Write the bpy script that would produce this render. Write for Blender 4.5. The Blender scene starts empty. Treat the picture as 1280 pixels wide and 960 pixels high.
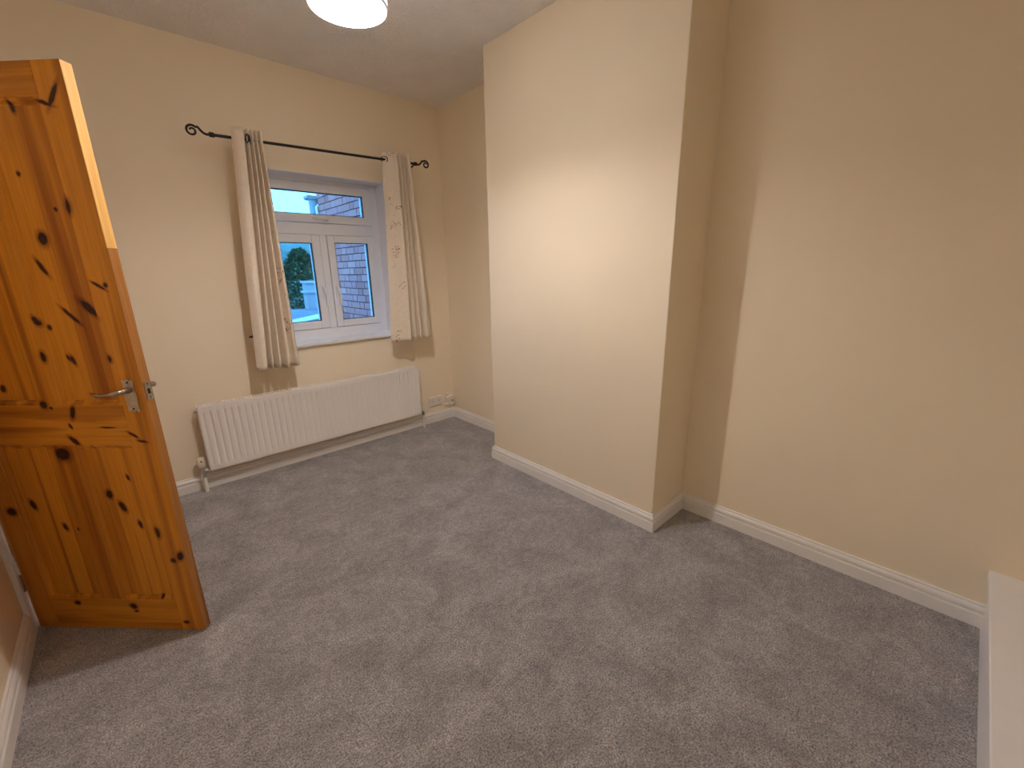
import bpy, math, random
from mathutils import Matrix, Vector
random.seed(7)
S = bpy.context.scene
COL = S.collection

# ------------------------------------------------------------------ camera
cd = bpy.data.cameras.new('camera'); cam = bpy.data.objects.new('camera', cd); COL.objects.link(cam)
cd.sensor_width = 36.0; cd.lens = 529.43 / 1280 * 36.0; cd.clip_start = 0.02; cd.clip_end = 500
A, B, Cc = math.radians(-42.5691), math.radians(74.8142), math.radians(-1.0109)
cam.matrix_world = Matrix.Translation((-2.2692, -3.3199, 1.3945)) @ (
    Matrix.Rotation(A, 4, 'Z') @ Matrix.Rotation(B, 4, 'X') @ Matrix.Rotation(Cc, 4, 'Z'))
S.camera = cam

# ------------------------------------------------------------------ world, exposure, lamp strengths
SKY_COL = (0.115, 0.44, 0.92); SKY_STRENGTH = 5.2
LAMP_COL = (1.0, 0.91, 0.86); SHADE_GLOW = 7.2; BULB_STRENGTH = 1100.0
wd = bpy.data.worlds.new('sky'); S.world = wd; wd.use_nodes = True
bg = wd.node_tree.nodes['Background']; bg.inputs[0].default_value = SKY_COL + (1,); bg.inputs[1].default_value = SKY_STRENGTH
S.view_settings.view_transform = 'Standard'; S.view_settings.look = 'None'
S.view_settings.gamma = 1.0; S.view_settings.use_curve_mapping = False
S.view_settings.exposure = 0.0
S.cycles.diffuse_bounces = 10; S.cycles.max_bounces = 16

# ------------------------------------------------------------------ mesh helpers
class MB:
    def __init__(s): s.v = []; s.f = []; s.uv = None
    def box(s, a, b):
        i = len(s.v)
        for z in (a[2], b[2]):
            for y in (a[1], b[1]):
                for x in (a[0], b[0]): s.v.append((x, y, z))
        for q in ((0,2,3,1),(4,5,7,6),(0,1,5,4),(2,6,7,3),(0,4,6,2),(1,3,7,5)): s.f.append(tuple(i+k for k in q))
        return s
    def tube(s, pts, r, n=10, caps=True):
        pts = [Vector(p) for p in pts]; rs = r if isinstance(r, (list, tuple)) else [r]*len(pts)
        up = None; rings = []
        for k, p in enumerate(pts):
            d = (pts[min(k+1, len(pts)-1)] - pts[max(k-1, 0)]).normalized()
            if up is None:
                up = Vector((0,0,1)) if abs(d.z) < .9 else Vector((1,0,0))
            sd = d.cross(up).normalized(); up = sd.cross(d).normalized()
            i = len(s.v); rings.append(i)
            for j in range(n):
                a = 2*math.pi*j/n
                s.v.append(tuple(p + (sd*math.cos(a) + up*math.sin(a))*rs[k]))
        for a, b in zip(rings, rings[1:]):
            for j in range(n): s.f.append((a+j, a+(j+1)%n, b+(j+1)%n, b+j))
        if caps:
            s.f.append(tuple(rings[0]+j for j in reversed(range(n)))); s.f.append(tuple(rings[-1]+j for j in range(n)))
        return s
    def lathe(s, prof, c=(0,0,0), axis='z', n=32):
        """prof: list of (radius, height); closed onto the axis when radius is 0"""
        rings = []
        for r, h in prof:
            i = len(s.v); m = 1 if r == 0 else n
            for j in range(m):
                a = 2*math.pi*j/n; x, y = r*math.cos(a), r*math.sin(a)
                p = {'z':(x,y,h),'x':(h,x,y),'y':(y,h,x)}[axis]
                s.v.append((p[0]+c[0], p[1]+c[1], p[2]+c[2]))
            rings.append((i, m))
        for (a, m), (b, k) in zip(rings, rings[1:]):
            for j in range(n):
                j2 = (j+1) % n
                if m == 1 and k == 1: continue
                if m == 1: s.f.append((a, b+j2, b+j))
                elif k == 1: s.f.append((a+j, a+j2, b))
                else: s.f.append((a+j, a+j2, b+j2, b+j))
        return s
    def prism(s, poly, ext, plane='xz', off=0):
        """outline in a plane, extruded along the third axis from off to off+ext"""
        n = len(poly); i = len(s.v)
        for e in (off, off+ext):
            for a, b in poly:
                s.v.append({'xz':(a,e,b),'xy':(a,b,e),'yz':(e,a,b)}[plane])
        s.f.append(tuple(i+k for k in range(n))); s.f.append(tuple(i+n+k for k in reversed(range(n))))
        for k in range(n): s.f.append((i+k, i+n+k, i+n+(k+1)%n, i+(k+1)%n))
        return s
    def build(s, name, m, parent=None, smooth=False, bevel=0, seg=2, loc=None):
        me = bpy.data.meshes.new(name); me.from_pydata(s.v, [], s.f)
        import bmesh
        bm = bmesh.new(); bm.from_mesh(me); bmesh.ops.recalc_face_normals(bm, faces=bm.faces); bm.to_mesh(me); bm.free()
        me.materials.append(m)
        if smooth:
            for p in me.polygons: p.use_smooth = True
        o = bpy.data.objects.new(name, me); COL.objects.link(o)
        if parent: o.parent = parent
        if loc: o.location = loc
        if bevel:
            b = o.modifiers.new('bevel', 'BEVEL'); b.width = bevel; b.segments = seg; b.limit_method = 'ANGLE'; b.angle_limit = math.radians(40)
        if smooth and smooth != 'all':
            me.set_sharp_from_angle(angle=math.radians(40))
        return o

def tag(o, label=None, cat=None, group=None, kind=None):
    if label: o['label'] = label
    if cat: o['category'] = cat
    if group: o['group'] = group
    if kind: o['kind'] = kind
    return o
def struct(o, label=None): return tag(o, label, None, None, 'structure')
def empty(name, loc, rz=0):
    o = bpy.data.objects.new(name, None); COL.objects.link(o); o.location = loc; o.rotation_euler = (0,0,rz); o.empty_display_size = .05
    return o
def copy_part(o, parent, loc=None):
    c = o.copy(); COL.objects.link(c); c.parent = parent
    if loc is not None: c.location = loc
    return c

# ------------------------------------------------------------------ material helpers
def mat(name):
    m = bpy.data.materials.new(name); m.use_nodes = True
    nt = m.node_tree; return m, nt, nt.nodes['Principled BSDF']
def N(nt, t, **kw):
    n = nt.nodes.new(t)
    for k, v in kw.items():
        if k.startswith('i_'): n.inputs[int(k[2:])].default_value = v
        else: setattr(n, k, v)
    return n
def ramp(nt, fac, stops):
    r = nt.nodes.new('ShaderNodeValToRGB'); e = r.color_ramp.elements
    while len(e) > 1: e.remove(e[-1])
    e[0].position = stops[0][0]; e[0].color = stops[0][1] + (1,)
    for p, c in stops[1:]:
        q = e.new(p); q.color = c + (1,)
    nt.links.new(fac, r.inputs[0]); return r.outputs[0]
def objcoord(nt, scale=(1,1,1), rnd=False):
    tc = N(nt, 'ShaderNodeTexCoord'); out = tc.outputs['Object']
    if rnd:
        oi = N(nt, 'ShaderNodeObjectInfo'); ml = N(nt, 'ShaderNodeVectorMath', operation='MULTIPLY_ADD')
        nt.links.new(oi.outputs['Random'], ml.inputs[0]); ml.inputs[1].default_value = (37,51,23)
        nt.links.new(out, ml.inputs[2]); out = ml.outputs[0]
    if scale != (1,1,1):
        m = N(nt, 'ShaderNodeVectorMath', operation='MULTIPLY'); nt.links.new(out, m.inputs[0]); m.inputs[1].default_value = scale; out = m.outputs[0]
    return out
def noise(nt, vec, scale, detail=3, rough=.5, dist=0):
    n = N(nt, 'ShaderNodeTexNoise'); nt.links.new(vec, n.inputs['Vector'])
    n.inputs['Scale'].default_value = scale; n.inputs['Detail'].default_value = detail
    n.inputs['Roughness'].default_value = rough; n.inputs['Distortion'].default_value = dist
    return n.outputs['Fac']
def bump(nt, h, bs, strength, dist=.01):
    b = N(nt, 'ShaderNodeBump'); b.inputs['Strength'].default_value = strength; b.inputs['Distance'].default_value = dist
    nt.links.new(h, b.inputs['Height']); nt.links.new(b.outputs[0], bs.inputs['Normal'])
def plain(name, c, rough=.5, metal=0, nz=.04, nscale=8, bmp=0, bscale=80):
    m, nt, bs = mat(name)
    v = objcoord(nt); f = noise(nt, v, nscale, 3)
    lo = tuple(max(0, x*(1-nz)) for x in c); hi = tuple(min(1, x*(1+nz)) for x in c)
    nt.links.new(ramp(nt, f, [(.3, lo), (.7, hi)]), bs.inputs['Base Color'])
    bs.inputs['Roughness'].default_value = rough; bs.inputs['Metallic'].default_value = metal
    if bmp: bump(nt, noise(nt, v, bscale, 4), bs, bmp, .002)
    return m

M = {}
M['wall'] = plain('wall_paint_cream', (.885,.79,.62), .62, nz=.012, nscale=2.5, bmp=.12, bscale=60)
M['white_gloss'] = plain('white_gloss_paint', (.87,.86,.84), .32, nz=.015, nscale=12)
M['white_satin'] = plain('white_satin_paint', (.88,.88,.91), .4, nz=.015, nscale=10)
M['upvc'] = plain('white_upvc', (.82,.855,.93), .3, nz=.01)
M['rad'] = plain('radiator_enamel', (.88,.86,.83), .33, nz=.01)
M['plastic'] = plain('white_plastic', (.78,.74,.68), .4, nz=.02)
M['ivory'] = plain('ivory_plastic', (.80,.74,.62), .4, nz=.02)
M['chrome'] = plain('chrome', (.75,.74,.72), .18, 1.0)
M['nickel'] = plain('aged_nickel', (.46,.40,.32), .32, 1.0, nz=.15, nscale=90)
M['iron'] = plain('black_iron', (.018,.014,.012), .5, .3)
M['hole'] = plain('dark_recess', (.02,.018,.016), .8)
M['mortar'] = plain('mortar', (.20,.13,.13), .9, nz=.15, nscale=20)
M['rubber'] = plain('black_gasket', (.03,.035,.045), .6)
M['drain'] = plain('pale_grey_downpipe', (.36,.38,.42), .4)
M['whitepipe'] = plain('white_pipe', (.8,.8,.8), .35)
M['render'] = plain('pale_render', (.38,.36,.38), .85, nz=.08, nscale=6)
M['cap'] = plain('coping_stone', (.42,.42,.46), .85, nz=.1, nscale=9)
M['felt'] = plain('grey_roof_felt', (.15,.16,.20), .8, nz=.2, nscale=3, bmp=.3, bscale=120)
M['felt_sky_glare'] = plain('painted_roof_sky_glare', (.72,.76,.78), .3, nz=.05, nscale=3)  # sky reflected on the felt, put in as a pale colour
M['outwall'] = plain('outer_masonry', (.4,.3,.28), .9, nz=.1)
M['hill'] = plain('distant_hill', (.10,.17,.16), .95, nz=.4, nscale=.35)
M['bark'] = plain('bark', (.08,.055,.04), .9, nz=.3, nscale=14)

def ceiling_mat():
    m, nt, bs = mat('artex_ceiling'); v = objcoord(nt)
    w = noise(nt, v, 9, 2, .5); f = noise(nt, v, 26, 4, .6, 1.6); g = noise(nt, v, 5, 2)
    nt.links.new(ramp(nt, g, [(.3, (.85,.84,.84)), (.7, (.90,.89,.89))]), bs.inputs['Base Color'])
    bs.inputs['Roughness'].default_value = .8
    a = N(nt, 'ShaderNodeMath', operation='MULTIPLY'); nt.links.new(f, a.inputs[0]); nt.links.new(w, a.inputs[1])
    bump(nt, a.outputs[0], bs, .85, .025); return m
M['ceiling'] = ceiling_mat()

def carpet_mat():
    m, nt, bs = mat('carpet_pile'); v = objcoord(nt)
    fine = noise(nt, v, 170, 2, .8, .2); tuft = N(nt, 'ShaderNodeTexVoronoi'); nt.links.new(v, tuft.inputs['Vector']); tuft.inputs['Scale'].default_value = 190
    mid = noise(nt, v, 34, 3, .7); big = noise(nt, v, 5.5, 4, .6, .6)
    base = ramp(nt, big, [(.30, (.31,.297,.307)), (.5, (.39,.375,.386)), (.68, (.47,.455,.468))])
    col = base
    for f, lo, hi, c0, c1 in ((fine, .30, .70, (.30,.29,.28), (1.75,1.75,1.75)), (mid, .3, .7, (.78,.78,.78), (1.2,1.2,1.2))):
        mr = N(nt, 'ShaderNodeMapRange'); nt.links.new(f, mr.inputs[0]); mr.inputs[1].default_value = lo; mr.inputs[2].default_value = hi; mr.inputs[3].default_value = c0[0]; mr.inputs[4].default_value = c1[0]
        mx = N(nt, 'ShaderNodeVectorMath', operation='SCALE'); nt.links.new(col, mx.inputs[0]); nt.links.new(mr.outputs[0], mx.inputs[3]); col = mx.outputs[0]
    nt.links.new(col, bs.inputs['Base Color'])
    bs.inputs['Roughness'].default_value = 1.0; bs.inputs['Specular IOR Level'].default_value = .1
    bs.inputs['Sheen Weight'].default_value = .2; bs.inputs['Sheen Roughness'].default_value = .6
    a = N(nt, 'ShaderNodeMath', operation='SUBTRACT'); nt.links.new(fine, a.inputs[0]); nt.links.new(tuft.outputs['Distance'], a.inputs[1])
    bump(nt, a.outputs[0], bs, .7, .01); return m
M['carpet'] = carpet_mat()

def brick_mat():
    m, nt, bs = mat('brick_face'); oi = N(nt, 'ShaderNodeObjectInfo'); v = objcoord(nt, rnd=True)
    c = ramp(nt, oi.outputs['Random'], [(0, (.56,.18,.16)), (.35, (.76,.27,.23)), (.6, (.70,.25,.24)), (.85, (.84,.36,.31)), (1, (.58,.21,.21))])
    f = noise(nt, v, 24, 4, .6)
    mx = N(nt, 'ShaderNodeMix', data_type='RGBA', blend_type='MULTIPLY'); mx.inputs[0].default_value = .5
    nt.links.new(c, mx.inputs[6]); nt.links.new(ramp(nt, f, [(.25, (.6,.6,.62)), (.75, (1,1,1))]), mx.inputs[7])
    nt.links.new(mx.outputs[2], bs.inputs['Base Color']); bs.inputs['Roughness'].default_value = .9
    bump(nt, f, bs, .4, .004); return m
M['brick'] = brick_mat()

def glass_mat():
    m, nt, bs = mat('window_glass'); nt.nodes.remove(bs)
    t = N(nt, 'ShaderNodeBsdfTransparent'); t.inputs[0].default_value = (.96,.97,.97,1)
    g = N(nt, 'ShaderNodeBsdfGlossy'); g.inputs['Roughness'].default_value = .02
    fr = N(nt, 'ShaderNodeFresnel'); fr.inputs[0].default_value = 1.35
    mx = N(nt, 'ShaderNodeMixShader'); nt.links.new(fr.outputs[0], mx.inputs[0]); nt.links.new(t.outputs[0], mx.inputs[1]); nt.links.new(g.outputs[0], mx.inputs[2])
    nt.links.new(mx.outputs[0], nt.nodes['Material Output'].inputs[0]); return m
M['glass'] = glass_mat()

def emit_mat(name, c, s):
    m, nt, bs = mat(name); v = objcoord(nt)
    nt.links.new(ramp(nt, noise(nt, v, 3, 1), [(0, tuple(x*.99 for x in c)), (1, c)]), bs.inputs['Emission Color'])
    bs.inputs['Base Color'].default_value = (.85,.82,.78,1); bs.inputs['Emission Strength'].default_value = s
    bs.inputs['Roughness'].default_value = .6; return m
M['lamp_side'] = emit_mat('lit_shade_fabric', LAMP_COL, SHADE_GLOW)
M['bulb'] = emit_mat('lit_bulb', LAMP_COL, BULB_STRENGTH)

def leaf_mat(name, a, b):
    m, nt, bs = mat(name); v = objcoord(nt)
    nt.links.new(ramp(nt, noise(nt, v, 7, 3), [(.3, a), (.7, b)]), bs.inputs['Base Color'])
    bs.inputs['Roughness'].default_value = .6; return m
M['leaf'] = leaf_mat('conifer_foliage', (.045,.10,.055), (.14,.24,.12))

# pine: (x, z) centres, radii and tilt of the knots on the door face, in metres from the lock edge
KNOTS = [(.095,1.603,.011,.020,0),(.215,1.512,.013,.017,0),(.232,1.70,.005,.006,0),(.145,1.597,.004,.005,0),(.19,1.878,.006,.012,0),
 (.246,1.425,.006,.024,-.5),(.124,1.293,.010,.030,-.75),(.195,1.27,.005,.030,-.75),(.060,1.365,.004,.020,-1.0),(.036,1.367,.006,.006,0),
 (.31,1.255,.007,.014,-.4),(.282,1.232,.006,.007,0),(.094,1.125,.010,.011,0),(.322,1.135,.008,.015,0),(.232,1.12,.006,.014,-.3),(.246,1.127,.004,.010,-.4),
 (.376,.964,.010,.012,-.6),(.352,.953,.005,.004,0),(.19,.995,.012,.004,.3),(.277,.937,.007,.020,.3),(.303,.83,.007,.018,-.8),(.30,.885,.004,.008,-.4),
 (.165,.88,.022,.0025,0),(.078,.852,.004,.016,-1.0),(.050,.828,.014,.004,.2),(.363,.778,.022,.020,0),(.245,.61,.010,.014,0),(.207,.559,.009,.019,-.4),
 (.155,.68,.004,.010,-.3),(.157,.485,.006,.013,-.2),(.090,.456,.012,.018,0),(.020,.355,.010,.016,.3),(.052,.335,.008,.008,0),(.64,.54,.015,.013,0),
 (.56,.563,.009,.017,-.3),(.46,.47,.007,.014,-.3),(.41,.46,.004,.006,0),(.268,.118,.012,.010,.4),(.262,.095,.007,.004,0),(.50,.13,.010,.008,0),
 (.065,.045,.009,.006,0),(.142,.163,.005,.007,0),(.045,1.90,.006,.030,.6),(.078,1.882,.022,.004,.35),
 (.46,1.35,.012,.016,0),(.55,1.62,.010,.014,0),(.43,1.75,.008,.012,0),(.60,1.15,.011,.016,0),(.52,1.02,.008,.010,0)]
def pine(name, horizontal=False, light=(.68,.285,.022), dark=(.31,.090,.004), knots=True):
    m, nt, bs = mat(name)
    tc = N(nt, 'ShaderNodeTexCoord'); obj = tc.outputs['Object']
    oi = N(nt, 'ShaderNodeObjectInfo')
    off = N(nt, 'ShaderNodeVectorMath', operation='MULTIPLY_ADD'); nt.links.new(oi.outputs['Random'], off.inputs[0]); off.inputs[1].default_value = (13,7,29); nt.links.new(obj, off.inputs[2])
    wob = N(nt, 'ShaderNodeTexNoise'); nt.links.new(obj, wob.inputs['Vector']); wob.inputs['Scale'].default_value = 60
    dist = N(nt, 'ShaderNodeVectorMath', operation='MULTIPLY_ADD'); nt.links.new(wob.outputs['Color'], dist.inputs[0]); dist.inputs[1].default_value = (.006,0,.006); nt.links.new(obj, dist.inputs[2])
    d = None
    if knots:
        for (x, z, rx, rz, a) in KNOTS:
            mp = N(nt, 'ShaderNodeMapping', vector_type='TEXTURE'); nt.links.new(dist.outputs[0], mp.inputs[0])
            mp.inputs[1].default_value = (x+.003, 0, z+.003); mp.inputs[2].default_value = (0, -a, 0); mp.inputs[3].default_value = (rx*1.1, 1000, rz*1.1)
            ln = N(nt, 'ShaderNodeVectorMath', operation='LENGTH'); nt.links.new(mp.outputs[0], ln.inputs[0])
            if d is None: d = ln.outputs['Value']
            else:
                mn = N(nt, 'ShaderNodeMath', operation='MINIMUM'); nt.links.new(d, mn.inputs[0]); nt.links.new(ln.outputs['Value'], mn.inputs[1]); d = mn.outputs[0]
    sc = (1.1,16,16) if horizontal else (16,16,.55)
    ml = N(nt, 'ShaderNodeVectorMath', operation='MULTIPLY'); nt.links.new(off.outputs[0], ml.inputs[0]); ml.inputs[1].default_value = sc
    band = noise(nt, ml.outputs[0], 1.0, 2, .45, .6)
    sc2 = (5,150,150) if horizontal else (150,150,5)
    ml2 = N(nt, 'ShaderNodeVectorMath', operation='MULTIPLY'); nt.links.new(off.outputs[0], ml2.inputs[0]); ml2.inputs[1].default_value = sc2
    grain = noise(nt, ml2.outputs[0], 1.0, 3, .6, .3)
    mid = tuple((a+b)/2 for a, b in zip(light, dark))
    base = ramp(nt, band, [(.28, dark), (.45, mid), (.55, light), (.72, tuple(x*.9 for x in light))])
    mx = N(nt, 'ShaderNodeMix', data_type='RGBA', blend_type='MULTIPLY'); mx.inputs[0].default_value = .6
    nt.links.new(base, mx.inputs[6]); nt.links.new(ramp(nt, grain, [(.3, (.72,.66,.60)), (.65, (1,1,1))]), mx.inputs[7])
    col = mx.outputs[2]
    if knots:
        half = N(nt, 'ShaderNodeMath', operation='MULTIPLY'); nt.links.new(d, half.inputs[0]); half.inputs[1].default_value = .4
        kc = ramp(nt, half.outputs[0], [(0, (.10,.045,.018)), (.22, (.045,.016,.006)), (.36, (.07,.02,.006)), (.46, (.55,.42,.36)), (.8, (1,1,1))])
        m2 = N(nt, 'ShaderNodeMix', data_type='RGBA', blend_type='MULTIPLY'); m2.inputs[0].default_value = 1
        nt.links.new(col, m2.inputs[6]); nt.links.new(kc, m2.inputs[7]); col = m2.outputs[2]
    nt.links.new(col, bs.inputs['Base Color']); bs.inputs['Roughness'].default_value = .45; bs.inputs['Specular IOR Level'].default_value = .3
    bs.inputs['Coat Weight'].default_value = .04; bs.inputs['Coat Roughness'].default_value = .25
    bump(nt, grain, bs, .08, .002); return m
M['pine_v'] = pine('orange_pine_vertical'); M['pine_h'] = pine('orange_pine_horizontal', True)
M['pine_pale'] = pine('pale_pine_lipping', light=(.82,.50,.17), dark=(.68,.36,.09), knots=False)
M['pine_ring'] = pine('ringed_pine_lipping', light=(.46,.20,.05), dark=(.22,.078,.014), knots=False)

def curtain_mat(name, lo, hi):
    """cream linen with embroidered sprigs between two distances across the cloth"""
    m, nt, bs = mat(name); uv = N(nt, 'ShaderNodeUVMap'); uv.uv_map = 'UVMap'; U = uv.outputs[0]
    weave = noise(nt, U, 420, 2, .7); slub = noise(nt, U, 30, 3)
    base = ramp(nt, slub, [(.3, (.76,.675,.55)), (.7, (.81,.735,.615))])
    sp = N(nt, 'ShaderNodeSeparateXYZ'); nt.links.new(U, sp.inputs[0])
    a = N(nt, 'ShaderNodeMath', operation='GREATER_THAN'); nt.links.new(sp.outputs[0], a.inputs[0]); a.inputs[1].default_value = lo
    b = N(nt, 'ShaderNodeMath', operation='LESS_THAN'); nt.links.new(sp.outputs[0], b.inputs[0]); b.inputs[1].default_value = hi
    s = N(nt, 'ShaderNodeMath', operation='MULTIPLY'); nt.links.new(a.outputs[0], s.inputs[0]); nt.links.new(b.outputs[0], s.inputs[1])
    # vine lines: contour of a noise, kept where a second noise is high
    vn = noise(nt, U, 26, 2, .5); v1 = N(nt, 'ShaderNodeMath', operation='SUBTRACT'); nt.links.new(vn, v1.inputs[0]); v1.inputs[1].default_value = .5
    v2 = N(nt, 'ShaderNodeMath', operation='ABSOLUTE'); nt.links.new(v1.outputs[0], v2.inputs[0])
    v3 = N(nt, 'ShaderNodeMath', operation='LESS_THAN'); nt.links.new(v2.outputs[0], v3.inputs[0]); v3.inputs[1].default_value = .019
    g = noise(nt, U, 9, 1); g1 = N(nt, 'ShaderNodeMath', operation='GREATER_THAN'); nt.links.new(g, g1.inputs[0]); g1.inputs[1].default_value = .60
    v4 = N(nt, 'ShaderNodeMath', operation='MULTIPLY'); nt.links.new(v3.outputs[0], v4.inputs[0]); nt.links.new(g1.outputs[0], v4.inputs[1])
    v5 = N(nt, 'ShaderNodeMath', operation='MULTIPLY'); nt.links.new(v4.outputs[0], v5.inputs[0]); nt.links.new(s.outputs[0], v5.inputs[1])
    hue = noise(nt, U, 12, 1)
    mc = ramp(nt, hue, [(.4, (.20,.10,.06)), (.5, (.45,.12,.08)), (.6, (.28,.20,.12))])
    mx = N(nt, 'ShaderNodeMix', data_type='RGBA'); nt.links.new(v5.outputs[0], mx.inputs[0]); nt.links.new(base, mx.inputs[6]); nt.links.new(mc, mx.inputs[7])
    nt.links.new(mx.outputs[2], bs.inputs['Base Color']); bs.inputs['Roughness'].default_value = .9
    bs.inputs['Sheen Weight'].default_value = .15
    bump(nt, weave, bs, .25, .002); return m

# ------------------------------------------------------------------ room shell  (x: right wall 0, y: window wall 0, z: floor 0)
H = 2.695; XL = -2.77; XC = -.347; Y1 = -2.332; Y2 = -1.019; YN = -4.25
WX0, WX1, WZ0, WZ1 = -1.495, -.545, .872, 2.063            # window opening
DY0, DY1, DH = -.93, -.17, 2.03                            # doorway
struct(MB().box((XL-1.2, YN-.15, -.12), (.15, .1, 0)).build('floor', M['carpet']), 'grey-brown cut pile carpet with brushed lighter patches')
struct(MB().box((XL-1.2, YN-.15, H), (.15, .3, H+.15)).build('ceiling', M['ceiling']), 'off-white swirl-textured plaster ceiling')
wb = MB()
wb.box((XL-1.2, 0, -.12), (WX0, .28, H)); wb.box((WX1, 0, -.12), (.15, .28, H)); wb.box((WX0, 0, -.12), (WX1, .28, WZ0)); wb.box((WX0, 0, WZ1), (WX1, .28, H))
struct(wb.build('wall_back', M['wall']), 'cream painted wall with the window in it')
wl = MB()
wl.box((XL-.12, YN-.15, -.12), (XL, DY0, H)); wl.box((XL-.12, DY1, -.12), (XL, .05, H)); wl.box((XL-.12, DY0, DH), (XL, DY1, H))
struct(wl.build('wall_left', M['wall']), 'cream painted wall beside the open pine door')
struct(MB().box((0, YN-.15, -.12), (.15, .0, H)).build('wall_right', M['wall']), 'cream painted wall in the alcoves either side of the chimney breast')
struct(MB().box((XC, Y1, 0), (.01, Y2, H)).build('wall_chimney_breast', M['wall'], bevel=.004), 'cream chimney breast projecting into the room')
struct(MB().box((XL-1.2, YN-.15, -.12), (.15, YN, H)).build('wall_front', M['wall']), 'cream wall behind the viewer')
hw = MB(); hw.box((XL-1.25, YN-.15, -.12), (XL-1.1, .1, H)); hw.box((XL-1.2, -1.75, -.12), (XL-.1, -1.65, H))
struct(hw.build('wall_hall', M['wall']), 'cream hallway wall beyond the doorway')

# skirting boards: profile (projection, height), mitred at the corners
PROF = [(0,0),(.018,0),(.018,.053),(.0168,.0555),(.0085,.0570),(.0085,.0655),(.0165,.0680),(.0168,.0735),(.0150,.080),(.0110,.0855),(.0080,.088),(.0080,.0955),(.006,.098),(0,.098)]
def skirting(name, A, Bp, n, sa, sb, label):
    A = Vector(A); Bp = Vector(Bp); n = Vector(n); d = (Bp-A).normalized(); mb = MB(); k = len(PROF)
    for P, q in ((A, sa), (Bp, -sb)):
        for t, z in PROF:
            w = P + n*t + d*(q*t); mb.v.append((w.x, w.y, z))
    for i in range(k-1): mb.f.append((i, i+1, k+i+1, k+i))
    mb.f.append(tuple(range(k))); mb.f.append(tuple(range(2*k-1, k-1, -1)))
    return struct(mb.build(name, M['white_gloss']), label)
skirting('baseboard_back', (XL,0), (0,0), (0,-1), 1, 1, 'white moulded skirting board below the radiator')
skirting('baseboard_right_rear', (0,0), (0,Y2), (-1,0), 1, 1, 'white skirting board in the far alcove')
skirting('baseboard_chimney_rear', (0,Y2), (XC,Y2), (0,1), 1, -1, 'white skirting on the far side of the chimney breast')
skirting('baseboard_chimney_face', (XC,Y2), (XC,Y1), (-1,0), -1, -1, 'white moulded skirting along the chimney breast front')
skirting('baseboard_chimney_near', (XC,Y1), (0,Y1), (0,-1), -1, 1, 'short white skirting on the near side of the chimney breast')
skirting('baseboard_right', (0,Y1), (0,-3.56), (-1,0), 1, 0, 'long white moulded skirting in the near alcove')
skirting('baseboard_left', (XL,-.963), (XL,YN), (1,0), 0, 1, 'white moulded skirting on the wall by the door')
skirting('baseboard_front', (XL,YN), (-1.45,YN), (0,1), 1, 0, 'white skirting behind the viewer')

# doorway lining and architraves
dl = MB(); dl.box((XL-.12, DY0, 0), (XL, DY0+.025, DH-.025)); dl.box((XL-.12, DY1-.025, 0), (XL, DY1, DH-.025)); dl.box((XL-.12, DY0, DH-.025), (XL, DY1, DH))
struct(dl.build('trim_1', M['white_gloss']), 'white door lining')
ar = MB()
ar.box((XL, -.962, 0), (XL+.018, -.915, DH+.03)); ar.box((XL, DY1-.02, 0), (XL+.018, DY1+.03, DH+.03)); ar.box((XL, -.962, DH-.018), (XL+.018, DY1+.03, DH+.03))
struct(ar.build('trim_2', M['white_gloss'], bevel=.004), 'white architrave around the doorway')

# ------------------------------------------------------------------ window
win = struct(empty('window_1', ((WX0+WX1)/2, .15, WZ0)), 'white upvc window with top light over two casements')
def wpart(mb, name, m, parent=win, bevel=.003, **k):
    ox, oy, oz = win.location
    mb.v = [(x-ox, y-oy, z-oz) for x, y, z in mb.v]
    return mb.build(name, m, parent, bevel=bevel, **k)
def ringbox(mb, x0, x1, z0, z1, w, ya, yb, wt=None, wb_=None, wl_=None, wr=None):
    wt = w if wt is None else wt; wb_ = w if wb_ is None else wb_; wl_ = w if wl_ is None else wl_; wr = w if wr is None else wr
    mb.box((x0, ya, z0), (x0+wl_, yb, z1)); mb.box((x1-wr, ya, z0), (x1, yb, z1))
    mb.box((x0+wl_, ya, z0), (x1-wr, yb, z0+wb_)); mb.box((x0+wl_, ya, z1-wt), (x1-wr, yb, z1)); return mb
FY0, FY1 = .15, .22
fb = MB(); ringbox(fb, WX0, WX1, .89, WZ1, .06, FY0, FY1, wt=.036, wb_=.078)
fb.box((WX0+.06, FY0, 1.669), (WX1-.06, FY1, 1.750))
fb.box((-1.035, FY0, .968), (-.985, FY1, 1.669))
wpart(fb, 'outer_frame', M['upvc'])
def sash(x0, x1, z0, z1, w, handle):
    g = .003
    s = wpart(ringbox(MB(), x0+g, x1-g, z0+g, z1-g, w, FY0-.012, FY1-.01), 'sash', M['upvc'], bevel=.004)
    wpart(ringbox(MB(), x0+w+.001, x1-w-.001, z0+w+.001, z1-w-.001, .006, FY0-.004, FY0+.02), 'gasket', M['rubber'], s, bevel=0)
    wpart(MB().box((x0+w, FY0+.012, z0+w), (x1-w, FY0+.018, z1-w)), 'pane', M['glass'], s, bevel=0)
    if handle == 'v':
        return s
    return s
s1 = sash(-1.433, -.607, 1.750, 2.027, .058, 'h')
s2 = sash(-1.433, -1.037, .968, 1.669, .058, 'v')
s3 = sash(-.985, -.607, .968, 1.669, .052, 'v')
def vhandle(x, s, sgn):
    y = FY0-.012
    hb = MB(); hb.box((x-.010, y-.010, 1.20), (x+.010, y, 1.30))
    hb.tube([(x, y-.008, 1.285), (x, y-.030, 1.283), (x+sgn*.004, y-.036, 1.262), (x+sgn*.012, y-.034, 1.22), (x+sgn*.012, y-.030, 1.165), (x+sgn*.006, y-.032, 1.145)], [.009,.010,.010,.008,.0075,.006], 10)
    wpart(hb, 'handle', M['upvc'], s, bevel=.002, smooth=True)
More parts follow.
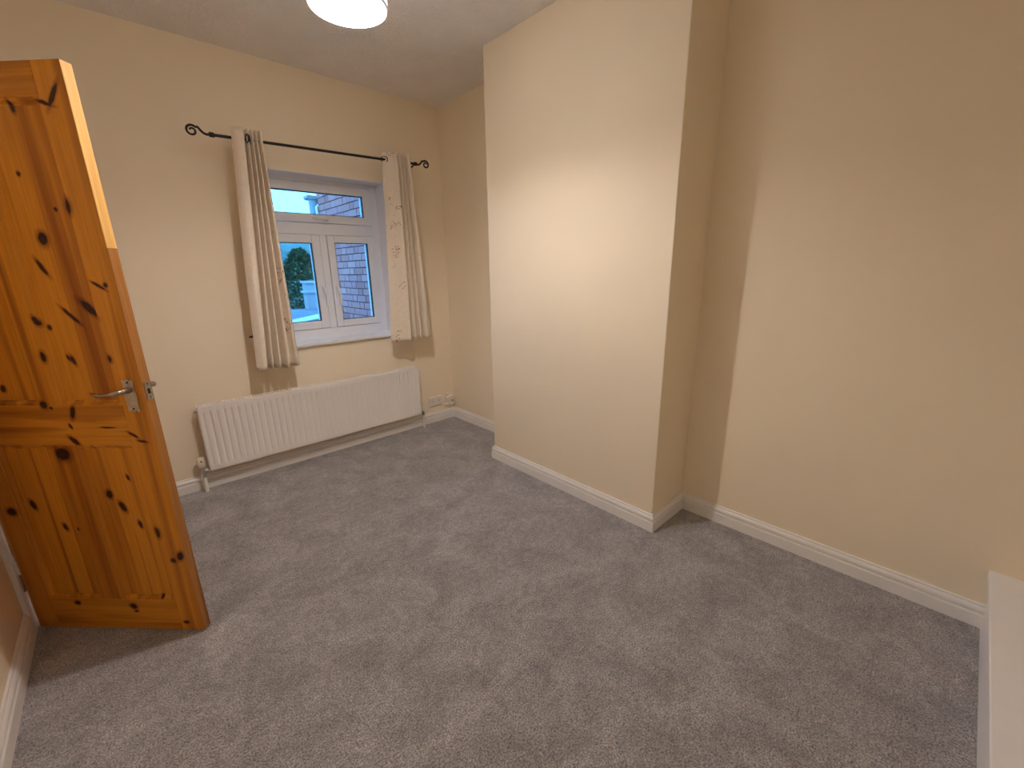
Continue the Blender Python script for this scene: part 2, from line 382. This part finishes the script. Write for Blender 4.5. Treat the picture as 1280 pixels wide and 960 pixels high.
vhandle(-1.064, s2, 1); vhandle(-.955, s3, 1)
hb = MB(); y = FY0-.012; hb.box((-1.045, y-.010, 1.768), (-.955, y, 1.788))
hb.tube([(-.975, y-.008, 1.778), (-.975, y-.030, 1.778), (-1.0, y-.036, 1.779), (-1.06, y-.032, 1.782), (-1.08, y-.032, 1.780)], [.009,.010,.009,.0075,.006], 10)
wpart(hb, 'handle', M['upvc'], s1, bevel=.002, smooth=True)
rv = MB(); rv.box((WX0, .001, WZ1-.006), (WX1, .15, WZ1)); rv.box((WX0, .001, .89), (WX0+.006, .15, WZ1-.006)); rv.box((WX1-.006, .001, .89), (WX1, .15, WZ1-.006))
wpart(rv, 'reveal_lining', M['upvc'], bevel=0)
# sill board with rounded nosing
sp = [(-.028,.866),(-.032,.870),(-.032,.885),(-.028,.890),(.15,.890),(.15,.866)]
wpart(MB().prism(sp, WX1-WX0+.06, 'yz', WX0-.03), 'window_sill', M['upvc'], bevel=.002)

# ------------------------------------------------------------------ open pine door (local x: from lock edge to hinge, y: towards the viewer's face, z up)
door = struct(empty('door_1', (-2.253, -1.437, 0), math.atan2(.711, -.703)), 'orange knotty pine four-panel door standing half open')
DW, DT, DB, DTOP = .70, .035, .008, 1.989
ST, MU, PW = .088, .080, .222
dp = lambda mb, name, m, parent=door, bevel=.0015, **k: mb.build(name, m, parent, bevel=bevel, **k)
dp(MB().box((.0005, -DT, DB), (ST, 0, DTOP)), 'stile', M['pine_v']); dp(MB().box((DW-ST, -DT, DB), (DW, 0, DTOP)), 'stile', M['pine_v'])
RZ = [(DB, .150), (.812, .962), (1.898, DTOP)]
for a, b in RZ: dp(MB().box((ST, -DT, a), (DW-ST, 0, b)), 'rail', M['pine_h'])
for a, b in ((.150, .812), (.962, 1.898)): dp(MB().box((ST+PW, -DT, a), (ST+PW+MU, 0, b)), 'mullion', M['pine_v'])
for z0, z1 in ((.150, .812), (.962, 1.898)):
    for x0 in (ST, ST+PW+MU):
        x1 = x0+PW
        pn = dp(MB().box((x0, -DT/2-.004, z0), (x1, -DT/2+.004, z1)), 'panel', M['pine_v'], bevel=0)
        k = 4; w = (PW-.002)/k
        cuts = [x0+.001, x0+.001+w*.8, x0+.001+w*1.9, x0+.001+w*3.05, x1-.001]
        for a, b in zip(cuts, cuts[1:]):
            dp(MB().box((a, -DT/2-.0055, z0+.001), (b, -DT/2+.0055, z1-.001)), 'stave', M['pine_v'], pn, bevel=.0006)
        mo = MB()                                   # sloping moulding round the panel, both faces
        for sg, face in ((1, 0.), (-1, -DT)):
            yo = face-sg*.0015; yi = face-sg*.0105; yb = face-sg*.0125; w1, w2, w3 = .006, .013, .017
            rings = [(0, yo), (w1, yo-sg*.001), (w2, yi), (w3, yi), (w3, yb), (0, yb)]
            i0 = len(mo.v)
            for w_, y_ in rings:
                mo.v += [(x0+w_, y_, z0+w_), (x1-w_, y_, z0+w_), (x1-w_, y_, z1-w_), (x0+w_, y_, z1-w_)]
            for r in range(len(rings)):
                r2 = (r+1) % len(rings)
                for q in range(4): mo.f.append((i0+r*4+q, i0+r*4+(q+1)%4, i0+r2*4+(q+1)%4, i0+r2*4+q))
        dp(mo, 'panel_moulding', M['pine_v'], pn, bevel=0)
tag(dp(MB().box((-.001, -DT+.0005, 1.480), (.001, -.0005, DTOP-.0005)), 'edge_lipping', M['pine_pale'], bevel=.0004), 'pale upper edge strip')
tag(dp(MB().box((-.001, -DT+.0005, DB+.0005), (.001, -.0005, 1.479)), 'edge_lipping', M['pine_ring'], bevel=.0004), 'darker lower edge strip with arched grain')
# lever handles on shaped back plates
def lever(sg, face, du=0.):
    pl = [(.026,.942),(.034,.938),(.040,.944),(.047,.936),(.054,.944),(.060,.938),(.068,.942),(.066,.965),(.070,.995),(.066,1.025),(.068,1.050),(.060,1.054),(.054,1.048),(.047,1.056),(.040,1.048),(.034,1.054),(.026,1.050),(.028,1.025),(.024,.995),(.028,.965)]
    pl = [(a_+du, b_) for a_, b_ in pl]
    p = dp(MB().prism(pl, sg*.003, 'xz', face), 'back_plate', M['nickel'], bevel=.0008)
    f = lambda y: face+sg*y
    lv = MB().tube([(.047, f(0), 1.018), (.047, f(.012), 1.018), (.047, f(.020), 1.018), (.047, f(.034), 1.018), (.049, f(.042), 1.018), (.058, f(.046), 1.017), (.080, f(.046), 1.013), (.112, f(.045), 1.009), (.130, f(.044), 1.012), (.138, f(.044), 1.016)], [.011,.011,.008,.0075,.0095,.0095,.0045,.005,.0045,.0035], 12)
    lv.v = [(x_+du, y_, z_) for x_, y_, z_ in lv.v]
    dp(lv, 'lever', M['nickel'], p, bevel=0, smooth='all')
    for z in (.950, 1.044): dp(MB().lathe([(0, f(.003)), (.0035, f(.003)), (.003, f(.0045)), (0, f(.005))], (.047+du, 0, z), 'y', 10), 'screw', M['hole'], p, bevel=0)
lever(1, 0.); lever(-1, -DT, -.016)
lp = dp(MB().box((-.0035, -.0295, .978), (-.0008, -.0065, 1.042)), 'latch_plate', M['nickel'], bevel=.0006)
dp(MB().box((-.0042, -.0235, 1.000), (-.0030, -.0125, 1.018)), 'latch_bolt', M['hole'], lp, bevel=0)
for z in (.986, 1.034): dp(MB().lathe([(.003, -.0040), (0, -.0042)], (0, -.018, z), 'x', 10), 'screw', M['hole'], lp, bevel=0)
for z in (.22, 1.0, 1.78):
    hg = MB().tube([(DW+.006, .004, z-.04), (DW+.006, .004, z+.04)], .005, 10); hg.box((DW-.001, -.03, z-.038), (DW+.002, .002, z+.038))
    dp(hg, 'hinge', M['nickel'], bevel=0)

# ------------------------------------------------------------------ pendant light
pz = 2.28; lamp = tag(empty('pendant_light', (-1.480, -1.655, pz)), 'lit round white drum pendant light hanging from the ceiling', 'ceiling light')
PR = .133
sh = MB().lathe([(PR, .006), (PR, .16), (PR-.003, .16), (PR-.003, .006), (PR, .006)], n=48); sh.build('shade', M['lamp_side'], lamp, smooth=True)
MB().lathe([(PR-.004, -.002), (PR+.001, -.002), (PR+.001, .008), (PR-.003, .008), (PR-.003, -.002)], n=48).build('trim_ring', M['white_gloss'], lamp, smooth=True)
MB().lathe([(PR-.004, .157), (PR+.001, .157), (PR+.001, .165), (PR-.003, .165), (PR-.003, .157)], n=48).build('trim_ring', M['white_gloss'], lamp, smooth=True)
cr = MB()
for a in (0, 2.094, 4.189): cr.tube([(.02*math.cos(a), .02*math.sin(a), .14), ((PR-.003)*math.cos(a), (PR-.003)*math.sin(a), .158)], .002, 6)
cr.lathe([(.018,.138),(.022,.138),(.022,.142),(.018,.142),(.018,.138)], n=20); cr.build('shade_carrier', M['white_gloss'], lamp)
MB().lathe([(0,.20),(.012,.20),(.018,.19),(.020,.13),(.018,.125),(0,.125)], n=20).build('lamp_holder', M['plastic'], lamp, smooth=True)
MB().lathe([(0,.027),(.016,.032),(.027,.048),(.029,.066),(.023,.088),(.014,.125),(0,.126)], n=20).build('bulb', M['bulb'], lamp, smooth='all')
MB().tube([(0,0,.20),(0,0,H-pz-.02)], .0035, 8).build('flex', M['white_gloss'], lamp)
MB().lathe([(0,H-pz-.035),(.012,H-pz-.035),(.040,H-pz-.015),(.044,H-pz),(0,H-pz)], n=28).build('ceiling_rose', M['plastic'], lamp, smooth=True)

# ------------------------------------------------------------------ radiator
RX0, RX1, RZ0, RZ1, RF, RBK = -2.014, -.420, .143, .585, -.098, -.045
rad = tag(empty('radiator', ((RX0+RX1)/2, -.07, 0)), 'long white ribbed panel radiator on the wall under the window', 'radiator')
def rp(mb, name, m, parent=rad, bevel=0, **k):
    ox, oy, oz = rad.location; mb.v = [(x-ox, y-oy, z-oz) for x, y, z in mb.v]; return mb.build(name, m, parent, bevel=bevel, **k)
pm = MB(); NR = 40; pitch = (RX1-RX0-.05)/NR
xs = []
x = RX0+.025
cols = [(RX0, 0), (RX0+.012, 0)]
for i in range(NR):
    b0 = x+i*pitch
    for fx, dpt in ((.0,1),(.10,.9),(.20,.35),(.28,.25),(.72,.25),(.80,.35),(.90,.9)): cols.append((b0+fx*pitch, dpt))
cols += [(RX1-.012, 0), (RX1, 0)]
rows = [(RZ0, .006, 0), (RZ0+.004, 0, 0), (RZ0+.034, 0, 0), (RZ0+.040, 0, .45), (RZ0+.048, 0, 1), (RZ1-.052, 0, 1), (RZ1-.044, 0, .45), (RZ1-.038, 0, 0), (RZ1-.006, 0, 0), (RZ1, .006, 0)]
for z, back, am in rows:
    for cx, dpt in cols: pm.v.append((cx, RF+back+am*.0065*dpt, z))
nc = len(cols)
for r in range(len(rows)-1):
    for c in range(nc-1): pm.f.append((r*nc+c, r*nc+c+1, (r+1)*nc+c+1, (r+1)*nc+c))
po = rp(pm, 'panel', M['rad'], smooth=True)
so = po.modifiers.new('thickness', 'SOLIDIFY'); so.thickness = .012; so.offset = -1
# convector fins behind the panel, top grille, end caps
cv = MB()
for i in range(70):
    xx = RX0+.05+i*(RX1-RX0-.1)/69; cv.box((xx-.001, RF+.014, RZ0+.04), (xx+.001, RBK, RZ1-.06))
rp(cv, 'convector_fins', M['rad'])
tg = MB(); tg.box((RX0, RF+.001, RZ1-.003), (RX1, RF+.012, RZ1+.002)); tg.box((RX0, RBK-.006, RZ1-.003), (RX1, RBK, RZ1+.002))
for i in range(100):
    xx = RX0+.004+i*(RX1-RX0-.008)/99; tg.box((xx-.003, RF+.01, RZ1-.003), (xx+.003, RBK-.004, RZ1+.001))
rp(tg, 'top_grille', M['rad'])
for xx in (RX0-.001, RX1): rp(MB().box((xx, RF+.003, RZ0+.006), (xx+.001, RBK, RZ1)), 'side_panel', M['rad'])
for xx in (RX0+.22, RX1-.22): rp(MB().box((xx-.02, RBK-.004, RZ0+.06), (xx+.02, -.0005, RZ1-.06)), 'wall_bracket', M['rad'])
rp(MB().lathe([(0,-.014),(.008,-.014),(.009,0),(0,0)], (RX0, -.07, RZ1-.03), 'x', 12), 'bleed_plug', M['chrome'], smooth=True)
# thermostatic valve on the left, lockshield on the right
vx = RX0-.036; vy = -.066
va = rp(MB().tube([(vx,vy,.115),(vx,vy,.178)], [.0125,.011], 14).tube([(vx,vy,.150),(RX0+.01,vy,.150)], .009, 12).lathe([(0,.105),(.015,.105),(.016,.12),(.015,.132),(0,.132)], (vx,vy,0), n=6).lathe([(.0,-.022),(.014,-.022),(.014,-.008),(0,-.008)], (RX0,vy,.150), 'x', 6), 'valve_body', M['chrome'], smooth=True)
rp(MB().lathe([(0,.172),(.017,.172),(.020,.176),(.0235,.195),(.0235,.226),(.021,.238),(.014,.243),(0,.243)], (vx,vy,0), n=24), 'thermostat_head', M['ivory'], va, smooth=True)
rp(MB().lathe([(0,-.0245),(.005,-.0245),(.005,-.0225),(0,-.0225)], (vx,vy,.222), 'y', 12), 'setting_dot', M['hole'], va)
rp(MB().tube([(vx,vy,.0),(vx,vy,.108)], .0125, 14), 'tail_pipe', M['white_gloss'], smooth=True)
ux = RX1+.034
vb = rp(MB().tube([(ux,vy,.118),(ux,vy,.165)], .010, 12).tube([(ux,vy,.150),(RX1-.01,vy,.150)], .008, 12), 'valve_body', M['nickel'], smooth=True)
rp(MB().lathe([(0,.160),(.011,.160),(.012,.166),(.010,.196),(.006,.201),(0,.201)], (ux,vy,0), n=16), 'lockshield_cap', M['plastic'], vb, smooth=True)
rp(MB().tube([(ux,vy,.0),(ux,vy,.122)], .010, 12), 'tail_pipe', M['white_gloss'], smooth=True)

# ------------------------------------------------------------------ sockets by the corner
ds = tag(empty('double_socket', (-.209, 0, .200)), 'white double plug socket on the wall beside the radiator', 'socket')
MB().box((-.073,-.011,-.043), (.073,0,.043)).build('face_plate', M['plastic'], ds, bevel=.004)
for cx in (-.036, .036):
    h = MB(); h.box((cx-.003,-.0116,-.004), (cx+.003,-.0108,.008)); h.box((cx-.014,-.0116,-.022), (cx-.008,-.0108,-.018)); h.box((cx+.008,-.0116,-.022), (cx+.014,-.0108,-.018))
    h.build('pin_holes', M['hole'], ds)
    MB().box((cx-.006+(-.02 if cx<0 else .02)*0,-.0145,.018), (cx+.006,-.0108,.034)).build('switch', M['plastic'], ds, bevel=.001)
for cx in (-.060, .060): MB().lathe([(.003,-.0113),(0,-.0116)], (cx,0,0), 'y', 10).build('screw', M['hole'], ds)
ae = tag(empty('aerial_socket', (-.060, 0, .178)), 'white surface-mounted aerial socket box in the corner', 'socket')
MB().box((-.045,-.032,-.045), (.045,0,.045)).build('back_box', M['plastic'], ae, bevel=.004)
fp = MB().box((-.043,-.036,-.043), (.043,-.0325,.043)).build('face_plate', M['plastic'], ae, bevel=.001)
MB().lathe([(.0,-.0385),(.0055,-.0385),(.0055,-.036),(0,-.036)], (.016,0,.0), 'y', 16).build('coax_hole', M['hole'], fp)
MB().lathe([(.0055,-.0375),(.009,-.0375),(.009,-.036),(.0055,-.036),(.0055,-.0375)], (.016,0,.0), 'y', 16).build('coax_ring', M['nickel'], fp)
for cx in (-.032, .036): MB().lathe([(.003,-.0365),(0,-.0368)], (cx,0,0), 'y', 10).build('screw', M['hole'], fp)
cl = MB().box((-.032,-.016,.050), (-.006,0,.074)).build('junction_clip', M['plastic'], ae, bevel=.003)
MB().tube([(-.019,-.006,.042),(-.019,-.006,.055)], .003, 8).build('cable', M['plastic'], ae)
MB().lathe([(.0025,-.0165),(0,-.017)], (-.019,0,.064), 'y', 8).build('nail', M['hole'], cl)

# ------------------------------------------------------------------ curtain pole with scroll ends
ry = -.17; rz = lambda x: 2.165+(x+1.686)*.0209
rod = tag(empty('curtain_pole', (-.985, ry, rz(-.985))), 'thin black iron curtain pole with scrolled ends above the window', 'curtain pole')
def cp(mb, name, m, parent=rod, **k):
    ox, oy, oz = rod.location; mb.v = [(x-ox, y-oy, z-oz) for x, y, z in mb.v]; return mb.build(name, m, parent, **k)
cp(MB().tube([(-1.686,ry,rz(-1.686)),(-1.01,ry,rz(-1.01)),(-.340,ry,rz(-.340))], .0085, 12), 'pole', M['iron'], smooth=True)
for sg, bx in ((-1, -1.676), (1, -.352)):
    z0 = rz(bx)
    f = cp(MB().lathe([(0,-.013),(.011,-.013),(.0145,-.007),(.0125,0),(.0145,.007),(.011,.013),(0,.013)], (bx,ry,z0), 'x', 16), 'finial', M['iron'], smooth=True)
    pts = []; R0 = .031
    cxs, czs = bx+sg*.092, z0+.006
    for t in range(9):
        u = t/8; pts.append((bx+sg*(.01+u*.052), ry, z0-.006*math.sin(math.pi*u)+(.030*u*u)))
    n = 30
    for t in range(n+1):
        u = t/n; r = R0*(1-u*.68); a = 2.35-u*2*math.pi*1.32
        pts.append((cxs+sg*r*math.cos(a)*.95, ry, czs+r*math.sin(a)*.95))
    k = len(pts); cp(MB().tube(pts, [.0070-.0024*i/k for i in range(k)], 8), 'scroll', M['iron'], f, smooth='all')
for bx in (-1.48, -.377):
    b = MB().lathe([(0,-.008),(.018,-.008),(.020,-.003),(.020,0),(0,0)], (bx,0,rz(bx)-.025), 'y', 18).tube([(bx,-.004,rz(bx)-.025),(bx,ry+.03,rz(bx)-.025),(bx,ry-.004,rz(bx)-.018),(bx,ry-.014,rz(bx)-.006)], .006, 8)
    cp(b, 'bracket', M['iron'], smooth=True)

# ------------------------------------------------------------------ curtains
def cat(P, t):
    n = len(P)-1; f = t*n; i = min(int(f), n-1); u = f-i
    p = [P[max(i-1,0)], P[i], P[i+1], P[min(i+2,n)]]
    return tuple(.5*((2*p[1][k])+(-p[0][k]+p[2][k])*u+(2*p[0][k]-5*p[1][k]+4*p[2][k]-p[3][k])*u*u+(-p[0][k]+3*p[1][k]-3*p[2][k]+p[3][k])*u**3) for k in (0,1))
def curtain(label, top, bot, ctrl_t, ctrl_b, ztop, zbl, zbr, m, eyes, seed):
    """top/bot: (x0, x1); controls: (fraction across, offset from the pole)"""
    xc = (bot[0]+bot[1])/2; root = tag(empty('curtain', (xc, ry, min(zbl,zbr))), label, 'curtain', 'curtains on the black pole')
    nu, nv = 150, 46; mb = MB(); uvs = []; rnd = random.Random(seed); ph = [rnd.uniform(0,6.28) for _ in range(6)]
    for j in range(nv+1):
        v = j/nv; e = v**1.15; arc = 0; last = None
        for i in range(nu+1):
            t = i/nu; a = cat(ctrl_t, t); b = cat(ctrl_b, t)
            fr = a[0]*(1-e)+b[0]*e; of = a[1]*(1-e)+b[1]*e
            of += .006*v*math.sin(9*t+ph[0]+3*v)+.004*v*math.sin(23*t+ph[1]-5*v)
            x0 = top[0]*(1-v)+bot[0]*v; x1 = top[1]*(1-v)+bot[1]*v
            x = x0+(x1-x0)*fr+.003*math.sin(4*v+ph[2]); y = ry+of
            zb = zbl*(1-t)+zbr*t+.004*math.sin(11*t+ph[3]); z = ztop(x)*(1-v)+zb*v
            mb.v.append((x-xc, y-ry, z-min(zbl,zbr)))
            if last: arc += math.hypot(x-last[0], y-last[1])
            last = (x, y); uvs.append((arc, z))
    w = nu+1
    for j in range(nv):
        for i in range(nu): mb.f.append((j*w+i, j*w+i+1, (j+1)*w+i+1, (j+1)*w+i))
    o = mb.build('cloth', m, root, smooth='all')
    ul = o.data.uv_layers.new(name='UVMap')
    for lp_ in o.data.loops: ul.data[lp_.index].uv = uvs[lp_.vertex_index]
    so = o.modifiers.new('thickness', 'SOLIDIFY'); so.thickness = .004; so.offset = 0
    # stitched hem
    hm = MB()
    for i in range(nu+1):
        for jj, dz in ((nv-2, 0), (nv-2, .004)):
            px, py, pz_ = mb.v[jj*w+i]; hm.v.append((px, py-.0045, pz_+dz))
    for i in range(nu): hm.f.append((2*i, 2*i+2, 2*i+3, 2*i+1))
    h = hm.build('hem', m, root, smooth='all'); u2 = h.data.uv_layers.new(name='UVMap')
    s2_ = h.modifiers.new('thickness', 'SOLIDIFY'); s2_.thickness = .0015
    for t in eyes:
        a = cat(ctrl_t, t); a2 = cat(ctrl_t, min(t+.01, 1)); x = top[0]+(top[1]-top[0])*a[0]
        g = MB().lathe([(.019,-.004),(.026,-.003),(.026,.003),(.019,.004),(.019,-.004)], (0,0,0), 'x', 20)
        d = Vector(((top[1]-top[0])*(a2[0]-a[0]), a2[1]-a[1], 0)); ang = math.atan2(d.y, d.x)-math.pi/2
        eo = g.build('eyelet', M['iron'], root, smooth=True, loc=(x-xc, a[1], rz(x)-min(zbl,zbr))); eo.rotation_euler.z = ang
    return root
cm_l = curtain_mat('linen_embroidered_at_right_edge', .62, 9); cm_r = curtain_mat('linen_embroidered_at_left_edge', .035, .13)
lt = [(0,-.020),(.08,-.036),(.20,-.046),(.36,-.040),(.43,.042),(.50,-.046),(.57,.042),(.64,-.046),(.71,.042),(.78,-.046),(.85,.042),(.92,-.040),(1,-.010)]
lb = [(0,-.015),(.06,-.036),(.14,-.050),(.22,-.030),(.265,.040),(.34,-.050),(.42,.036),(.50,-.052),(.58,.030),(.68,-.056),(.80,.030),(.91,-.040),(1,.000)]
curtain('cream linen curtain left of the window, narrow at the pole and flaring down', (-1.580,-1.419), (-1.664,-1.394), lt, lb, lambda x: rz(x)+.052, .781, .768, cm_l, (.395,.535,.675,.815), 3)
rt = [(0,.010),(.12,-.012),(.28,-.030),(.42,-.044),(.47,.052),(.53,-.046),(.59,.056),(.66,-.046),(.73,.056),(.80,-.046),(.90,-.040),(.96,.03),(1,.045)]
rb = [(0,.020),(.12,-.010),(.26,-.030),(.40,-.050),(.45,.050),(.52,-.052),(.58,.052),(.64,-.050),(.70,.052),(.78,-.048),(.88,-.040),(.96,-.01),(1,.03)]
curtain('cream linen curtain right of the window with red sprigs on its flat edge', (-.620,-.400), (-.681,-.303), rt, rb, lambda x: rz(x)+.050, .838, .858, cm_r, (.04,.50,.63), 11)

# hold-back hook on the wall by the left curtain
hk = tag(empty('curtain_holdback', (-1.626, 0, .983)), 'small black iron holdback hook on wall by the left curtain', 'hook')
MB().lathe([(0,-.006),(.012,-.006),(.014,-.002),(.014,0),(0,0)], (.02,0,0), 'y', 16).build('wall_plate', M['iron'], hk, smooth=True)
MB().tube([(.02,-.003,0),(.02,-.030,0),(.012,-.038,0),(-.004,-.040,0),(-.020,-.040,0)], .0062, 8).build('hook_arm', M['iron'], hk, smooth='all')

# ------------------------------------------------------------------ low white boxed platform in the near corner
bx = tag(empty('boxed_platform', (-.6, -3.56, 0)), 'low white boxed-in platform with overhanging top against the right wall', 'platform')
MB().box((-.75,-.69,.228), (.60,.022,.251)).build('top', M['white_satin'], bx, bevel=.004)
MB().box((-.73,-.018,0), (.60,0,.228)).build('front_panel', M['white_satin'], bx)
MB().box((-.73,-.69,0), (-.712,-.018,.228)).build('end_panel', M['white_satin'], bx)

# ------------------------------------------------------------------ outside the window
struct(MB().box((-60,.3,-3.2), (60,90,-3.0)).build('ground', plain('grass', (.07,.12,.06), .95, nz=.4, nscale=1)), 'grass far below the window')
# neighbouring brick wall running away from the house
BX = -.2; BE = 2.39
bw = struct(MB().box((BX+.006,.28,-3.0), (BX+.25,BE-.004,3.4)).build('wall_outside', M['mortar']), 'weathered red brick wall of the neighbouring extension')
bricks = {}
def brick_mesh(ln):
    key = round(ln, 3)
    if key not in bricks:
        mb = MB().box((-.012, -ln/2, -.0325), (.09, ln/2, .0325)); o = mb.build('brick', M['brick'], None); c = .003
        bricks[key] = o.data; bpy.data.objects.remove(o)
    return bricks[key]
stuff = MB(); rnd = random.Random(5); rows_n = int(6.3/.075)
for r in range(rows_n):
    zc = -3.0+.05+r*.075; yy = .285; header = False; first = True; k_ = r % 2
    while yy < BE-.02:
        ln = .1025 if (header or (k_ % 2 == 1)) else .215
        if first and r % 2: ln = .16
        first = False; k_ += 1
        if yy+ln > BE: ln = BE-yy
        if ln > .04:
            if .62 < zc < 2.62:
                o = bpy.data.objects.new('brick', brick_mesh(ln)); COL.objects.link(o); o.parent = bw
                o.location = (BX+rnd.uniform(-.002,.003), yy+ln/2, zc+rnd.uniform(-.001,.001)); o.rotation_euler.z = rnd.uniform(-.006,.006)
            else:
                stuff.box((BX-.012, yy, zc-.0325), (BX+.09, yy+ln, zc+.0325))
        yy += ln+.010
so_ = stuff.build('brickwork', M['brick'], bw); so_['kind'] = 'stuff'
# downpipe and gutter end at the far corner of that wall
dpn = tag(empty('downpipe', (BX-.02, BE+.085, -3.0)), 'pale grey rainwater downpipe with hopper at the end of the brick wall', 'downpipe')
MB().tube([(0,0,0),(0,0,5.27)], .060, 16).build('pipe', M['drain'], dpn, smooth=True)
MB().prism([(-.07,5.255),(-.095,5.27),(-.095,5.30),(.095,5.30),(.095,5.27),(.07,5.255)], .15, 'xz', -.075).build('hopper', M['drain'], dpn, bevel=.004)
wp = tag(empty('waste_pipe', (BX-.034, BE-.03, -3.0)), 'thin white waste pipe fixed to the brick wall beside the downpipe', 'pipe')
MB().tube([(0,0,0),(0,0,5.10),(0,.01,5.16),(.03,.012,5.19)], .016, 12).build('pipe', M['whitepipe'], wp, smooth=True)
for z in (4.3, 4.9): MB().box((-.02,-.012,z), (.03,.012,z+.02)).build('pipe_clip', M['whitepipe'], wp)
# flat roof below the window, stepped parapet at its end
RZt = .80
rf = tag(empty('flat_roof', (-.6, 2.3, -3.0)), 'grey felt flat roof below the window', 'roof')
MB().prism([(-2.6,-2.0),(.385,-2.0),(.385,.22),(3.2,.22),(3.2,2.2),(-2.6,2.2)], RZt+3.0, 'xy', 0).build('deck', M['felt'], rf)
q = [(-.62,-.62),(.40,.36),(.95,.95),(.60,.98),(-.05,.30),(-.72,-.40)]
MB().prism(q, .012, 'xy', RZt+3.0).build('sky_glare_strip', M['felt_sky_glare'], rf)  # thin pale strip drawn over the deck for the roof's bright sky reflection
pw = tag(empty('parapet_wall', (1.3, 4.42, -3.0)), 'pale rendered stepped parapet wall in front of the conifer', 'wall')
MB().box((-1.17,-.10,0), (2.4,.10,4.06)).build('lower_wall', M['render'], pw)
MB().box((-1.20,-.13,4.06), (2.4,.13,4.10)).build('coping', M['cap'], pw, bevel=.006)
MB().box((-1.17,-.09,4.10), (2.4,.09,4.22)).build('upper_wall', M['render'], pw)
MB().box((-1.19,-.12,4.22), (2.4,.12,4.26)).build('coping', M['cap'], pw, bevel=.006)
# conifer: trunk and thousands of drooping sprays
def conifer(name, loc, h, rad_, n, label, seed):
    t = tag(empty(name, loc), label, 'tree'); rn = random.Random(seed)
    MB().tube([(0,0,0),(.02,.01,h*.5),(0,0,h*.94)], [.12,.07,.015], 9).build('trunk', M['bark'], t, smooth=True)
    mb = MB()
    for i in range(n):
        u = rn.random()**.8; z = h*(.10+.89*u); lim = rad_*min(1, ((1-u)*2.6)**.62)*(.86+.14*math.sin(z*9+i%7))
        a = rn.uniform(0, 6.283); rr = lim*math.sqrt(rn.uniform(.35, 1)); c = Vector((rr*math.cos(a), rr*math.sin(a), z))
        d = Vector((math.cos(a+rn.uniform(-.7,.7)), math.sin(a+rn.uniform(-.7,.7)), rn.uniform(-.5,.7))).normalized()
        s = d.cross(Vector((0,0,1))).normalized(); l = rn.uniform(.07,.14); w = l*.30; nrm = s.cross(d)
        i0 = len(mb.v); tip = c+d*l
        mb.v += [tuple(c), tuple(c+d*l*.5+s*w+nrm*.01), tuple(tip), tuple(c+d*l*.5-s*w+nrm*.01)]
        mb.f.append((i0, i0+1, i0+2, i0+3))
    o = mb.build('foliage', M['leaf'], t); o['kind'] = 'stuff'
    return t
conifer('conifer', (.98, 7.2, -3.0), 4.93, .95, 14000, 'dense dark green conifer behind the pale parapet wall', 2)
hl = MB(); nx, ny = 60, 8
for j in range(ny+1):
    for i in range(nx+1):
        xx = -60+i*3.0; yy = 45+j*4
        prof = math.sin(math.pi*min(1, j/ny*1.0))
        hl.v.append((xx, yy, -3.1+prof*(9.4+1.3*math.sin(xx*.11+1)+.7*math.sin(xx*.37)+.5*math.sin(xx*.9+j))))
for j in range(ny):
    for i in range(nx): hl.f.append((j*(nx+1)+i, j*(nx+1)+i+1, (j+1)*(nx+1)+i+1, (j+1)*(nx+1)+i))
struct(hl.build('hills', M['hill'], smooth='all'), 'hazy wooded hillside in the distance')
